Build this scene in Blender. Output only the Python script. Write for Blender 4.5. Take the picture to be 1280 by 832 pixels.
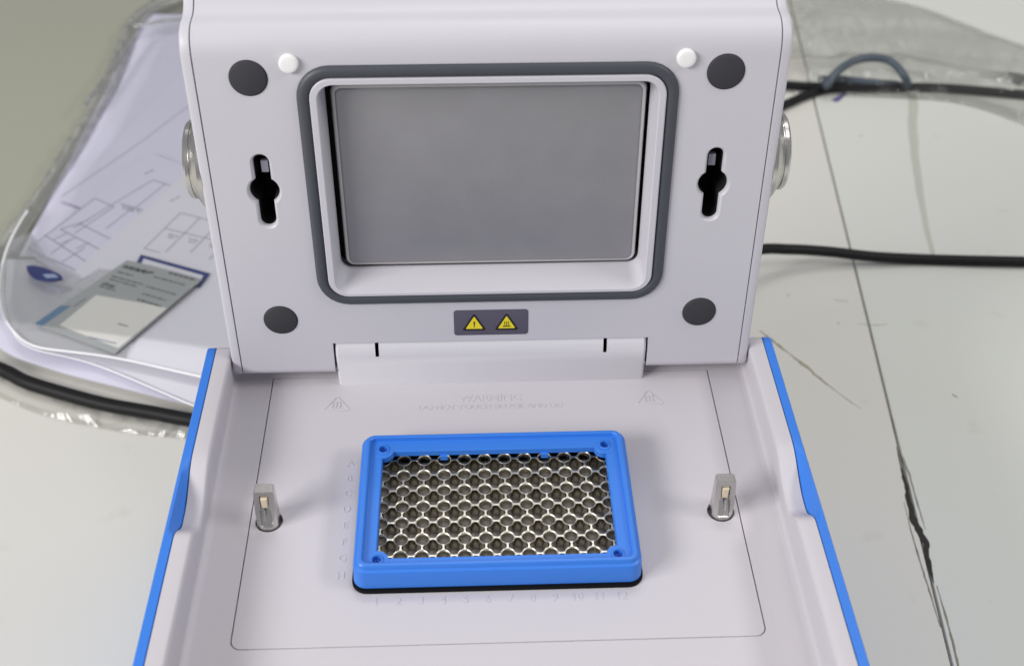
import bpy, bmesh, math, random
from mathutils import Vector, Matrix, noise
rad = math.radians
random.seed(7)
for o in list(bpy.data.objects): bpy.data.objects.remove(o, do_unlink=True)
scn = bpy.context.scene
COL = scn.collection
S = 0.001                                   # everything below is written in millimetres
TZ = -120.0                                 # table top, mm below the deck of the instrument

# ------------------------------------------------------------------ camera
cam = bpy.data.cameras.new('camera'); camo = bpy.data.objects.new('camera', cam); COL.objects.link(camo)
camo.location = (-7.01*S, -339.63*S, 408.98*S)
camo.rotation_euler = (rad(48.3886), rad(-0.2917), rad(-2.0026))
cam.sensor_width = 36; cam.lens = 42.60; cam.clip_start = .01; cam.clip_end = 60
cam.dof.use_dof = True; cam.dof.focus_distance = .545; cam.dof.aperture_fstop = 10
scn.camera = camo

# ------------------------------------------------------------------ light: a room with rows of ceiling lamps
w = bpy.data.worlds.new('World'); scn.world = w; w.use_nodes = True
bg = w.node_tree.nodes['Background']; bg.inputs[0].default_value = (.93, .95, 1, 1); bg.inputs[1].default_value = .32

def area(name, loc, target, sx, sy, power, col=(1, .985, .96)):
    l = bpy.data.lights.new(name, 'AREA'); l.shape = 'RECTANGLE'; l.size = sx; l.size_y = sy; l.energy = power; l.color = col
    o = bpy.data.objects.new(name, l); COL.objects.link(o); o.location = loc
    o.rotation_euler = (Vector(target)-Vector(loc)).to_track_quat('-Z', 'Y').to_euler()
    return o
area('ceiling_lamp', (-1.75, -1.0, 1.2), (0, 0, 0), 1.2, .6, 53)
area('ceiling_lamp', (1.75, -.35, 1.45), (0, 0, 0), .9, .35, 16)
area('ceiling_lamp', (.30, .30, 1.9), (.1, .2, 0), 1.6, .14, 6.5)
area('ceiling_lamp', (.30, .95, 1.9), (.1, .2, 0), 1.6, .14, 6.5)
scn.view_settings.view_transform = 'Standard'; scn.view_settings.look = 'None'
scn.view_settings.exposure = .07; scn.view_settings.gamma = 1

# ------------------------------------------------------------------ materials
def mat(name, col, rough=.5, metal=0, bump=0, bscale=300, var=0, vscale=40, spec=.5, coat=0):
    m = bpy.data.materials.new(name); m.use_nodes = True
    nt = m.node_tree; b = nt.nodes['Principled BSDF']
    b.inputs['Base Color'].default_value = (*col, 1); b.inputs['Roughness'].default_value = rough
    b.inputs['Metallic'].default_value = metal; b.inputs['Specular IOR Level'].default_value = spec
    b.inputs['Coat Weight'].default_value = coat
    tc = nt.nodes.new('ShaderNodeTexCoord')
    if bump:
        n = nt.nodes.new('ShaderNodeTexNoise'); n.inputs['Scale'].default_value = bscale; n.inputs['Detail'].default_value = 3
        nt.links.new(tc.outputs['Object'], n.inputs['Vector'])
        bp = nt.nodes.new('ShaderNodeBump'); bp.inputs['Strength'].default_value = bump; bp.inputs['Distance'].default_value = .0004
        nt.links.new(n.outputs['Fac'], bp.inputs['Height']); nt.links.new(bp.outputs['Normal'], b.inputs['Normal'])
    if var:
        n = nt.nodes.new('ShaderNodeTexNoise'); n.inputs['Scale'].default_value = vscale; n.inputs['Detail'].default_value = 5
        nt.links.new(tc.outputs['Object'], n.inputs['Vector'])
        mx = nt.nodes.new('ShaderNodeMix'); mx.data_type = 'RGBA'
        mx.inputs['A'].default_value = (*[c*(1-var) for c in col], 1); mx.inputs['B'].default_value = (*[min(1, c*(1+var)) for c in col], 1)
        nt.links.new(n.outputs['Fac'], mx.inputs['Factor']); nt.links.new(mx.outputs['Result'], b.inputs['Base Color'])
        rr = nt.nodes.new('ShaderNodeMapRange'); rr.inputs['To Min'].default_value = rough*.85; rr.inputs['To Max'].default_value = min(1, rough*1.15)
        nt.links.new(n.outputs['Fac'], rr.inputs['Value']); nt.links.new(rr.outputs['Result'], b.inputs['Roughness'])
    return m
M_lid = mat('lid_plastic', (.51, .497, .54), .44, bump=.12, bscale=1800, var=.015, vscale=30)
M_deck = mat('deck_plastic', (.50, .475, .51), .46, bump=.12, bscale=1800, var=.015, vscale=30)
M_hinge = mat('hinge_plastic', (.62, .605, .64), .42, bump=.12, bscale=1800)
M_white = mat('white_plastic', (.78, .77, .77), .4, bump=.05, bscale=900)
M_blue = mat('blue_plastic', (.030, .175, .64), .42, bump=.08, bscale=1500, var=.03, vscale=60)
M_blue2 = mat('dark_blue_screw', (.012, .075, .42), .4)
M_black = mat('black_rubber', (.003, .003, .004), .7, spec=.15)
M_void = mat('black_interior_and_shade', (.004, .004, .005), .8)
M_gasket = mat('grey_silicone', (.050, .055, .068), .5, bump=.1, bscale=900)
M_pad = mat('grey_rubber_pad', (.037, .036, .043), .65, spec=.3, bump=.25, bscale=2500)
M_cable = mat('black_cable', (.005, .005, .006), .55, bump=.1, bscale=400, spec=.25)
M_label = mat('label_violet_grey', (.085, .077, .112), .5)
M_yellow = mat('label_yellow', (.72, .60, .02), .5)
M_ink = mat('label_black', (.012, .01, .01), .5)
M_steel = mat('steel', (.60, .585, .56), .24, 1, bump=.06, bscale=700, var=.05, vscale=200)
M_pin = mat('pin_steel', (.60, .585, .56), .22, 1, bump=.1, bscale=900)
M_block = mat('block_metal', (.70, .68, .62), .25, 1, bump=.12, bscale=900, var=.08, vscale=150)
M_block_lit = mat('block_metal_lit', (.86, .83, .74), .38, 1, bump=.1, bscale=900)  # lighter copy of the block metal: lit ring tops put into the colour
M_block_shaded = mat('block_metal_shaded', (.50, .475, .39), .15, 1, bump=.12, bscale=900, var=.1, vscale=150)  # darker copy of the block metal: pocket shade put into the colour
M_cream = mat('cream_latch', (.62, .53, .38), .5)
M_glint = mat('latch_grey', (.22, .22, .27), .5)
M_paper = mat('paper', (.62, .605, .72), .7, bump=.1, bscale=60, var=.02, vscale=12)
M_paper2 = mat('paper_white', (.64, .63, .69), .7, bump=.1, bscale=60)
M_grey = mat('leaflet_grey', (.32, .335, .335), .5)
M_leafw = mat('leaflet_white', (.62, .61, .58), .5)
M_inkg = mat('print_grey', (.26, .25, .33), .7)
M_inkd = mat('print_dark', (.06, .06, .075), .7)
M_navy = mat('print_navy', (.010, .022, .15), .45)
M_loop = mat('slate_tube', (.05, .068, .09), .4)
M_stain = mat('stain', (.30, .28, .20), .7, var=.3, vscale=300)
M_gouge = mat('gouge_dark', (.02, .018, .015), .8, bump=.5, bscale=300)
M_edge = mat('seam_dirt', (.22, .205, .165), .8, var=.3, vscale=120)

def brushed(m):
    nt = m.node_tree; b = nt.nodes['Principled BSDF']
    tc = nt.nodes.new('ShaderNodeTexCoord'); n = nt.nodes.new('ShaderNodeTexNoise'); n.inputs['Scale'].default_value = 2600; n.inputs['Detail'].default_value = 2
    nt.links.new(tc.outputs['Object'], n.inputs['Vector'])
    bp = nt.nodes.new('ShaderNodeBump'); bp.inputs['Strength'].default_value = .35; bp.inputs['Distance'].default_value = .0003
    nt.links.new(n.outputs['Fac'], bp.inputs['Height']); nt.links.new(bp.outputs['Normal'], b.inputs['Normal'])
M_plate = mat('heated_plate_aluminium', (.335, .33, .345), .47, .65, var=.07, vscale=60); brushed(M_plate)

M_lip_lit = mat('plate_lip_lit', (.72, .71, .69), .35, 1)  # lighter than the plate: light reflected by the lip is put into its colour
def table_mat(name, col):
    m = mat(name, col, .34, bump=.04, bscale=250)
    nt = m.node_tree; b = nt.nodes['Principled BSDF']; tc = nt.nodes.new('ShaderNodeTexCoord')
    def nz(scale, detail, lo, hi, stretch=(1, 1, 1)):
        mp = nt.nodes.new('ShaderNodeMapping'); mp.inputs['Scale'].default_value = stretch
        n = nt.nodes.new('ShaderNodeTexNoise'); n.inputs['Scale'].default_value = scale; n.inputs['Detail'].default_value = detail
        nt.links.new(tc.outputs['Object'], mp.inputs['Vector']); nt.links.new(mp.outputs['Vector'], n.inputs['Vector'])
        r = nt.nodes.new('ShaderNodeMapRange'); r.inputs['From Min'].default_value = lo; r.inputs['From Max'].default_value = hi
        nt.links.new(n.outputs['Fac'], r.inputs['Value']); return r.outputs['Result']
    cur = None
    for fac, c2 in ((nz(4, 4, .35, .80), (col[0]*.97, col[1]*.965, col[2]*.94)), (nz(40, 6, .66, .86), (col[0]*.86, col[1]*.85, col[2]*.80)), (nz(420, 2, .72, .80), (col[0]*.78, col[1]*.77, col[2]*.73)),
                    (nz(70, 3, .74, .84, (.2, 1, 1)), (col[0]*.80, col[1]*.79, col[2]*.76))):
        mx = nt.nodes.new('ShaderNodeMix'); mx.data_type = 'RGBA'
        if cur is None: mx.inputs['A'].default_value = (*col, 1)
        else: nt.links.new(cur, mx.inputs['A'])
        mx.inputs['B'].default_value = (*c2, 1); nt.links.new(fac, mx.inputs['Factor']); cur = mx.outputs['Result']
    nt.links.new(cur, b.inputs['Base Color'])
    return m
M_table = table_mat('table_laminate', (.63, .615, .575))
M_far_left = table_mat('table_far_left_olive', (.305, .305, .25))  # darker, more olive tone for the far left of the table
M_table_r = table_mat('table_laminate_right', (.62, .63, .59))

def film_mat(name, body=.10, gloss=.5, tint=(.93, .94, .94), wr=1.0, wscale=60, bodycol=(.75, .76, .74)):
    m = bpy.data.materials.new(name); m.use_nodes = True; nt = m.node_tree; nt.nodes.clear()
    N = nt.nodes.new; out = N('ShaderNodeOutputMaterial')
    tr = N('ShaderNodeBsdfTransparent'); tr.inputs[0].default_value = (*tint, 1)
    d1 = N('ShaderNodeBsdfDiffuse'); d1.inputs[0].default_value = (*bodycol, 1)
    d2 = N('ShaderNodeBsdfTranslucent'); d2.inputs[0].default_value = (*bodycol, 1)
    di = N('ShaderNodeMixShader'); di.inputs[0].default_value = .5; nt.links.new(d1.outputs[0], di.inputs[1]); nt.links.new(d2.outputs[0], di.inputs[2])
    gl = N('ShaderNodeBsdfGlossy'); gl.inputs['Roughness'].default_value = .06
    tc = N('ShaderNodeTexCoord'); n1 = N('ShaderNodeTexNoise'); n1.inputs['Scale'].default_value = wscale; n1.inputs['Detail'].default_value = 3; n1.inputs['Distortion'].default_value = 1.2
    mp = N('ShaderNodeMapping'); mp.inputs['Rotation'].default_value = (0, 0, .7); mp.inputs['Scale'].default_value = (1, .3, 1)
    nt.links.new(tc.outputs['Object'], mp.inputs['Vector']); nt.links.new(mp.outputs['Vector'], n1.inputs['Vector'])
    bp = N('ShaderNodeBump'); bp.inputs['Strength'].default_value = wr; bp.inputs['Distance'].default_value = .004
    nt.links.new(n1.outputs['Fac'], bp.inputs['Height']); nt.links.new(bp.outputs['Normal'], gl.inputs['Normal'])
    m1 = N('ShaderNodeMixShader'); m1.inputs[0].default_value = body
    nt.links.new(tr.outputs[0], m1.inputs[1]); nt.links.new(di.outputs[0], m1.inputs[2])
    lw = N('ShaderNodeFresnel'); lw.inputs['IOR'].default_value = 1.45; nt.links.new(bp.outputs['Normal'], lw.inputs['Normal'])
    mu = N('ShaderNodeMath'); mu.operation = 'MULTIPLY'; mu.inputs[1].default_value = gloss*2; mu.use_clamp = True
    nt.links.new(lw.outputs[0], mu.inputs[0])
    m2 = N('ShaderNodeMixShader'); nt.links.new(mu.outputs[0], m2.inputs[0]); nt.links.new(m1.outputs[0], m2.inputs[1]); nt.links.new(gl.outputs[0], m2.inputs[2])
    nt.links.new(m2.outputs[0], out.inputs[0])
    return m
M_film = film_mat('clear_film', .02, .3, tint=(.985, .99, .99), wr=.35, wscale=22)
M_crumple = film_mat('crumpled_film', .42, .7, tint=(.97, .97, .96), wr=.9, wscale=60, bodycol=(.76, .77, .75))
M_filmR = film_mat('clear_film_right',   .05, .38, tint=(.968, .968, .962), wr=.8, wscale=40, bodycol=(.80, .81, .78))
M_pouch = film_mat('frosted_pouch', .30, .25, tint=(.98, .985, .98), wr=.25, wscale=20, bodycol=(.74, .75, .74))
M_tape = film_mat('clear_tape', .02, .1, tint=(.985, .985, .97), wr=.2, wscale=30, bodycol=(.5, .5, .44))
M_rim = mat('pouch_welt', (.80, .80, .82), .35)

# ------------------------------------------------------------------ mesh helpers
def tag(o, label=None, cat=None, group=None, kind=None):
    if label: o['label'] = label
    if cat: o['category'] = cat
    if group: o['group'] = group
    if kind: o['kind'] = kind
    return o
def empty(name, loc):
    o = bpy.data.objects.new(name, None); COL.objects.link(o); o.location = [v*S for v in loc]; o.empty_display_size = .02
    return o
def finish(me, mats, ang=35):
    for m in (mats if isinstance(mats, (list, tuple)) else [mats]): me.materials.append(m)
    me.shade_smooth(); me.set_sharp_from_angle(angle=rad(ang))
def mesh_obj(name, verts, faces, mats, parent=None, loc=(0, 0, 0), ang=35, mi=None):
    me = bpy.data.meshes.new(name); me.from_pydata([[c*S for c in v] for v in verts], [], faces); me.update()
    bm = bmesh.new(); bm.from_mesh(me); bmesh.ops.remove_doubles(bm, verts=bm.verts, dist=1e-7)
    bmesh.ops.recalc_face_normals(bm, faces=bm.faces); bm.to_mesh(me); bm.free()
    if mi and len(mi) == len(me.polygons):
        for p, i in zip(me.polygons, mi): p.material_index = i
    finish(me, mats, ang)
    o = bpy.data.objects.new(name, me); COL.objects.link(o)
    if parent: o.parent = parent
    o.location = [c*S for c in loc]
    return o
class MB:
    def __init__(s): s.v = []; s.f = []; s.m = []
    def add(s, v, f, mi=0):
        b = len(s.v); s.v += [tuple(x) for x in v]; s.f += [tuple(i+b for i in q) for q in f]; s.m += [mi]*len(f)
    def loft(s, loops, cap0=True, cap1=True, mi=0, closed=True, ring=False):
        n = len(loops[0]); v = [p for l in loops for p in l]; f = []
        L = len(loops)
        for i in range(L if ring else L-1):
            j = (i+1) % L
            for k in range(n if closed else n-1):
                k2 = (k+1) % n; f.append((i*n+k, i*n+k2, j*n+k2, j*n+k))
        if cap0 and not ring: f.append(tuple(reversed(range(n))))
        if cap1 and not ring: f.append(tuple(range((L-1)*n, L*n)))
        s.add(v, f, mi)
    def box(s, x0, x1, y0, y1, z0, z1, mi=0):
        v = [(x, y, z) for x in (x0, x1) for y in (y0, y1) for z in (z0, z1)]
        s.add(v, [(0, 1, 3, 2), (4, 6, 7, 5), (0, 4, 5, 1), (2, 3, 7, 6), (0, 2, 6, 4), (1, 5, 7, 3)], mi)
    def build(s, name, mats, parent=None, loc=(0, 0, 0), ang=35):
        me = bpy.data.meshes.new(name); me.from_pydata([[c*S for c in v] for v in s.v], [], s.f); me.update()
        for p, i in zip(me.polygons, s.m): p.material_index = i
        bm = bmesh.new(); bm.from_mesh(me); bmesh.ops.remove_doubles(bm, verts=bm.verts, dist=1e-7)
        bmesh.ops.recalc_face_normals(bm, faces=bm.faces); bm.to_mesh(me); bm.free()
        finish(me, mats, ang)
        o = bpy.data.objects.new(name, me); COL.objects.link(o)
        if parent: o.parent = parent
        o.location = [c*S for c in loc]
        return o
def rrect(hx, hy, r, cx=0, cy=0, n=7):
    pts = []
    for (sx, sy, a0) in ((1, 1, 0), (-1, 1, 90), (-1, -1, 180), (1, -1, 270)):
        for k in range(n+1):
            a = rad(a0+90*k/n); pts.append((cx+sx*(hx-r)+r*math.cos(a), cy+sy*(hy-r)+r*math.sin(a)))
    return pts
def circ(r, n=32, cx=0, cy=0): return [(cx+r*math.cos(2*math.pi*k/n), cy+r*math.sin(2*math.pi*k/n)) for k in range(n)]
def at(l, z): return [(x, y, z) for x, y in l]
def curve_plate(name, outer, holes, z0, z1, m, parent=None, loc=(0, 0, 0), bev=0):
    """flat plate with holes: filled 2D curve, extruded"""
    cu = bpy.data.curves.new(name, 'CURVE'); cu.dimensions = '2D'; cu.fill_mode = 'BOTH'
    for l in [outer]+holes:
        sp = cu.splines.new('POLY'); sp.points.add(len(l)-1); sp.use_cyclic_u = True
        for p, (x, y) in zip(sp.points, l): p.co = (x*S, y*S, 0, 1)
    cu.extrude = (z1-z0)/2*S-bev*S; cu.bevel_depth = bev*S; cu.bevel_resolution = 2; cu.offset = -bev*S
    t = bpy.data.objects.new('temporary', cu); COL.objects.link(t)
    dg = bpy.context.evaluated_depsgraph_get(); me = bpy.data.meshes.new_from_object(t.evaluated_get(dg)); bpy.data.objects.remove(t); bpy.data.curves.remove(cu)
    me.transform(Matrix.Translation((0, 0, (z0+z1)/2*S))); me.materials.clear(); finish(me, m)
    o = bpy.data.objects.new(name, me); COL.objects.link(o); me.name = name
    if parent: o.parent = parent
    o.location = [c*S for c in loc]
    return o
def boolean(o, cutters, op='DIFFERENCE'):
    bpy.context.view_layer.update()
    for c in cutters:
        md = o.modifiers.new('cut', 'BOOLEAN'); md.object = c; md.operation = op; md.solver = 'EXACT'; md.material_mode = 'TRANSFER'
    dg = bpy.context.evaluated_depsgraph_get(); me = bpy.data.meshes.new_from_object(o.evaluated_get(dg))
    o.modifiers.clear(); old = o.data; o.data = me; me.name = old.name
    for c in cutters: bpy.data.objects.remove(c)
    me.shade_smooth(); me.set_sharp_from_angle(angle=rad(32))
def tube(name, pts, r, m, parent=None, n=12, res=8, loc=(0, 0, 0), flat=1.0):
    """smooth tube through points (Catmull-Rom)"""
    P = [Vector(p) for p in pts]; P = [P[0]*2-P[1]]+P+[P[-1]*2-P[-2]]; path = []
    for i in range(1, len(P)-2):
        for k in range(res):
            t = k/res; a, b, c, d = P[i-1], P[i], P[i+1], P[i+2]
            path.append(.5*((2*b)+(c-a)*t+(2*a-5*b+4*c-d)*t*t+(3*b-a-3*c+d)*t**3))
    path.append(P[-2]); loops = []
    for i, p in enumerate(path):
        d = (path[min(i+1, len(path)-1)]-path[max(i-1, 0)]).normalized()
        s = d.cross(Vector((0, 0, 1))).normalized(); u = s.cross(d)
        loops.append([tuple(p+s*r*math.cos(2*math.pi*k/n)+u*r*flat*math.sin(2*math.pi*k/n)) for k in range(n)])
    mb = MB(); mb.loft(loops); return mb.build(name, m, parent, loc, 60)
def text_obj(name, s, size, x, y, z, ext, m, parent, loc=(0, 0, 0), align='CENTER', spacing=1.0):
    cu = bpy.data.curves.new(name, 'FONT'); cu.body = s; cu.size = size*S; cu.extrude = ext*S; cu.bevel_depth = .10*S; cu.bevel_resolution = 1
    cu.align_x = align; cu.align_y = 'CENTER'; cu.space_character = spacing; cu.resolution_u = 3; cu.offset = -.06*S
    t = bpy.data.objects.new('temporary', cu); COL.objects.link(t)
    dg = bpy.context.evaluated_depsgraph_get(); me = bpy.data.meshes.new_from_object(t.evaluated_get(dg)); bpy.data.objects.remove(t); bpy.data.curves.remove(cu)
    me.materials.clear(); finish(me, m); o = bpy.data.objects.new(name, me); COL.objects.link(o); me.name = name
    o.parent = parent; o.location = [(x+loc[0])*S, (y+loc[1])*S, (z+loc[2])*S]
    return o
def link_copy(src, parent, loc):
    c = src.copy(); COL.objects.link(c); c.parent = parent; c.location = [v*S for v in loc]; return c

# ------------------------------------------------------------------ the table: laminate boards with a dirty joint, darker olive at the far left
J = Vector((229, -4)); JD = Vector((298-229, 724+4)).normalized(); JN = Vector((JD.y, -JD.x))      # joint line and its right-hand normal
def board(name, a, b, m, label):
    l = []
    for t, n_ in ((-900, a), (-900, b), (1500, b), (1500, a)):
        p = J+JD*t+JN*n_; l.append((p.x, p.y))
    if b < a: l.reverse()
    o = curve_plate(name, l, [], -28, 0, m, None, (0, 0, TZ), .5)
    return tag(o, kind='structure')
def board_poly(tn, m):
    l = [J+JD*t+JN*n_ for t, n_ in tn]; l = [(p.x, p.y) for p in l]
    return tag(curve_plate('table_top', l, [], -28, 0, m, None, (0, 0, TZ), .5), kind='structure')
board_poly([(-900, -1500), (-900, -.7), (1500, -.7), (1500, -330), (270, -330), (270, -1500)], M_table)
board_poly([(271.2, -1500), (271.2, -331.2), (1500, -331.2), (1500, -1500)], M_far_left)
board('table_top', .7, 1300, M_table_r, '')
mb = MB()
for t, n_ in ((-900, 0),):
    a = J+JD*-900; b = J+JD*1500
    q = [a-JN*2, a+JN*2, b+JN*2, b-JN*2]
    mb.loft([[(p.x, p.y, -30) for p in q], [(p.x, p.y, -3.2) for p in q]])
tag(mb.build('table_joint', M_edge, None, (0, 0, TZ)), kind='structure')
def flat_mark(name, pts, widths, m, z, h=.12, jitter=.4):
    """thin irregular ribbon lying on the table, following a polyline"""
    P = [Vector(p) for p in pts]; dense = []; wd = []
    for i in range(len(P)-1):
        for k in range(6):
            t = k/6; dense.append(P[i].lerp(P[i+1], t)); wd.append(widths[i]*(1-t)+widths[i+1]*t)
    dense.append(P[-1]); wd.append(widths[-1]); loops = []
    for i, p in enumerate(dense):
        d = (dense[min(i+1, len(dense)-1)]-dense[max(i-1, 0)]).normalized(); nn = Vector((d.y, -d.x))
        a = wd[i]/2*(1+random.uniform(-jitter, jitter)); b = wd[i]/2*(1+random.uniform(-jitter, jitter))
        l, r = p-nn*a, p+nn*b
        loops.append([(l.x, l.y, z), (r.x, r.y, z), (r.x-nn.x*.2*b, r.y-nn.y*.2*b, z+h), (l.x+nn.x*.2*a, l.y+nn.y*.2*a, z+h)])
    mb = MB(); mb.loft(loops); return mb.build(name, m, None, (0, 0, TZ), 50)
for nm, pts, wd, m in (
    ('edge_chip', [(242, 147), (240, 128), (238.5, 112), (236, 92), (238.5, 76), (236, 60), (235, 48)], [.4, 1.3, 2.6, 4.4, 3.4, 2.2, .4], M_gouge),
    ('edge_chip', [(246, 170), (243, 146), (243.5, 125), (242, 104), (241, 84)], [.5, 1.0, 1.2, .9, .3], M_edge),
    ('edge_chip', [(234.5, 104), (232.5, 80), (231.5, 58), (231, 40), (230.2, 20)], [.4, .9, 1.1, .8, .4], M_edge),
    ('edge_chip', [(236, 46), (235, 28), (233.5, 8), (231, -12)], [.5, 1.0, 1.2, .9], M_edge)):
    tag(flat_mark(nm, pts, wd, m, .03), kind='structure')
for pts, wd in (([(180, 253), (187, 242), (195, 230)], [.8, 2.4, .8]), ([(195, 230), (203, 218), (211, 204), (217, 195)], [1.0, 2.6, 1.6, .4]), ([(217, 195), (224, 185), (229, 179)], [.4, .6, .2]),
                ([(289, 190), (291.5, 187)], [1.2, .9]), ([(233, 260), (234.5, 258)], [.8, .6]), ([(305, 486), (307, 487)], [1.6, 1.2]), ([(236, 283), (246, 281)], [.4, .5]),
                ([(247, 258), (258, 256), (266, 257)], [.5, .7, .3]), ([(205, 288), (208, 290)], [.7, .5])):
    tag(flat_mark('scratch', pts, wd, M_stain, .02, .08, .5), kind='structure')

# ------------------------------------------------------------------ THE INSTRUMENT
root = empty('thermal_cycler', (0, 0, TZ))
tag(root, 'white and blue desktop thermal cycler with its lid open, standing on the table', 'lab instrument')
UP = (0, 0, -TZ)                            # parts are written relative to the deck, the root stands on the table

# --- deck frame, deck panel
PANEL_FRONT = -63.2
hole = rrect(106.35, 100, 4.4, 0, PANEL_FRONT+100-.2)
hole = [(x, min(y, 90.6)) for x, y in hole]
deck = curve_plate('deck', [(-121, -150), (121, -150), (121, 96), (-121, 96)], [hole], -3, 0, M_deck, root, UP)
pan = [(x, min(y, 90.4)) for x, y in rrect(105.95, 99.8, 4.0, 0, PANEL_FRONT+100)]
PIN = ((-98.0, 1.3), (98.2, 1.0))
panel = curve_plate('deck_panel', pan, [rrect(56, 36, 4, 0, 1.3)]+[circ(5.9, 32, *p) for p in PIN], -3, 0, M_deck, root, UP, .22)
# --- lower body under the deck
mb = MB(); mb.box(-106.3, 106.3, 90.9, 95.8, -3.2, -.9); mb.build('lid_shadow_strip', M_void, root, UP)  # black strip standing in for the contact shadow under the lid edge
mb = MB()
o_ = lambda k, z: [(x, y, z) for x, y in rrect(131-k, 122.5-k, 6, 0, -27)]
mb.loft([o_(3, TZ+6), o_(0, TZ+9), o_(0, -3.3)])
mb.build('body_shell', M_deck, root, UP)
for sx in (-1, 1):
    for yy in (-135, 80):
        m2 = MB(); m2.loft([at(circ(9, 20, sx*112, yy), TZ), at(circ(10, 20, sx*112, yy), TZ+6.1)]); m2.build('rubber_foot', M_black, root, UP)

# --- side walls with finger scoops, blue side panels outside them
def zt(y): return 20.4-.021*y
def scoop(y):
    if y > 27 or y < -24: return 0.0
    t = (27-y)/36 if y > -9 else (y+24)/15
    return t*t*t*(t*(6*t-15)+10)
def end_drop(y, r=5.0, ye=96.3):
    k = y-(ye-r)
    return 0 if k <= 0 else r-math.sqrt(max(0, r*r-k*k))
YS = [-150, -120, -90, -60, -40, -30, -26, -24]+[-23+.75*k for k in range(68)]+[29, 33, 40, 55, 70, 82, 90, 91.3]+[91.3+.625*k for k in range(1, 9)]
for sx in (-1, 1):
    loops = []
    for y in YS:
        h = zt(y)-7.5*scoop(y)-end_drop(y); c = scoop(y)
        pr = [(131.2, -3), (131.2, h-.5), (130.9, h), (127.5, h+.1), (125.0, h), (124.2, h-.2), (123.7, h-.7), (123.5, h-1.6), (123.8, h*.55), (124.3, 2.6), (124.2, 1.4), (123.7, .55), (122.9, .1), (121.0, 0), (121.0, -3)]
        loops.append([(sx*x, y, z) for x, z in pr])
    mb = MB(); mb.loft(loops); mb.build('side_wall', M_deck, root, UP, 40)
    loops = []
    for y in YS:
        h = zt(y)-end_drop(y); hs = h-6.2*scoop(y); c = min(1, scoop(y)*1.6)
        pr = [(131.45, TZ+9), (131.45, hs-.3), (131.7, hs), (132.6+.3*c, hs+(h-hs)*.35), (134.0, h-.1), (135.1, h-.1), (135.6, h-.7), (135.9, h-3), (136.6, -60), (136.4, TZ+12), (135, TZ+9)]
        loops.append([(sx*x, y, z) for x, z in pr])
    mb = MB(); mb.loft(loops); mb.build('side_panel', M_blue, root, UP, 40)

# --- raised writing on the panel
text_obj('raised_text', 'WARNING', 6.2, -.8, 73.6, 0, .11, M_deck, panel, spacing=1.0)
text_obj('raised_text', 'DO NOT TOUCH BLOCK AND LID', 4.4, -.8, 68.0, 0, .11, M_deck, panel)
for i in range(12): text_obj('raised_numeral', str(i+1), 5.2, (i-5.5)*9.1+.2, -42.5, 0, .11, M_deck, panel)
for i, ch in enumerate('ABCDEFGH'): text_obj('raised_letter', ch, 5.0, -65.0, (3.5-i)*8.9+2.3, 0, .11, M_deck, panel)
for cx in (-74.2, 75.0):
    mb = MB()
    def bar(x0, y0, x1, y1, wd):
        d = Vector((x1-x0, y1-y0)); n_ = Vector((d.y, -d.x)).normalized()*wd/2
        q = [(x0-n_.x, y0-n_.y), (x0+n_.x, y0+n_.y), (x1+n_.x, y1+n_.y), (x1-n_.x, y1-n_.y)]
        mb.loft([at(q, 0.0), at([(a*.9+(x0+x1)/2*.1, b*.9+(y0+y1)/2*.1) for a, b in q], .28)])
    t3 = [(cx-6.6, 67.4), (cx+6.6, 67.4), (cx, 76.6)]
    for k in range(3): bar(*t3[k], *t3[(k+1) % 3], .8)
    for k in (-1.8, 0, 1.8):
        for q in range(4): bar(cx+k+.35*(-1)**q, 69.0+q*1.1, cx+k-.35*(-1)**q, 70.1+q*1.1, .5)
    mb.build('raised_hot_symbol', M_deck, panel)

# --- block: rubber seat, blue frame, wells
mb = MB(); mb.loft([at(rrect(60.1, 39.8, 6.5, 0, 1.5), .02), at(rrect(60.1, 39.8, 6.5, 0, 1.5), 1.2), at(rrect(59.8, 39.5, 6.3, 0, 1.5), 1.7), at(rrect(52, 32, 3, 0, 1.3), 1.7), at(rrect(52, 32, 3, 0, 1.3), .02)], ring=True)
mb.build('block_seat', M_black, root, UP)
def fl(hx, hy, r, z, cy): return at(rrect(hx, hy, r, 0, cy), z)
mb = MB()
mb.loft([fl(59.4, 38.6, 5.5, 2.2, 1.5), fl(59.0, 38.3, 5.4, 10.6, 1.5), fl(58.6, 37.9, 5.1, 11.5, 1.5), fl(57.9, 37.2, 4.5, 11.9, 1.5), fl(57.5, 36.8, 4.1, 12.1, 1.5), fl(57.3, 36.6, 4.0, 13.3, 1.5),
         fl(56.8, 36.1, 3.7, 13.9, 1.5), fl(55.6, 35.1, 3.0, 14.0, 1.6), fl(55.0, 34.6, 2.6, 13.5, 1.6), fl(54.8, 34.3, 2.4, 11.9, 1.6),
         fl(49.9, 29.7, 1.0, 11.9, 0), fl(49.6, 29.4, .9, 11.6, 0), fl(49.4, 29.3, .9, 9.0, 0), fl(52, 33, 2, 8.7, 1), fl(53, 34, 2, 2.2, 1.5)], ring=True)
frame = mb.build('block_frame', M_blue, root, UP, 30)
cor = [(sx*49.3, sy*30.5) for sx in (-1, 1) for sy in (-1, 1)]
adds = []
for cx, cy in cor:
    m2 = MB(); m2.loft([at(circ(4.9, 32, cx, cy), 8.9), at(circ(4.9, 32, cx, cy), 11.7), at(circ(4.7, 32, cx, cy), 12.0)]); adds.append(m2.build('cutter', M_blue))
    m2 = MB(); m2.loft([at(circ(2.75, 24, cx, cy), 11.6), at(circ(2.75, 24, cx, cy), 12.35), at(circ(2.5, 24, cx, cy), 12.5)]); adds.append(m2.build('cutter', M_blue))
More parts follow.
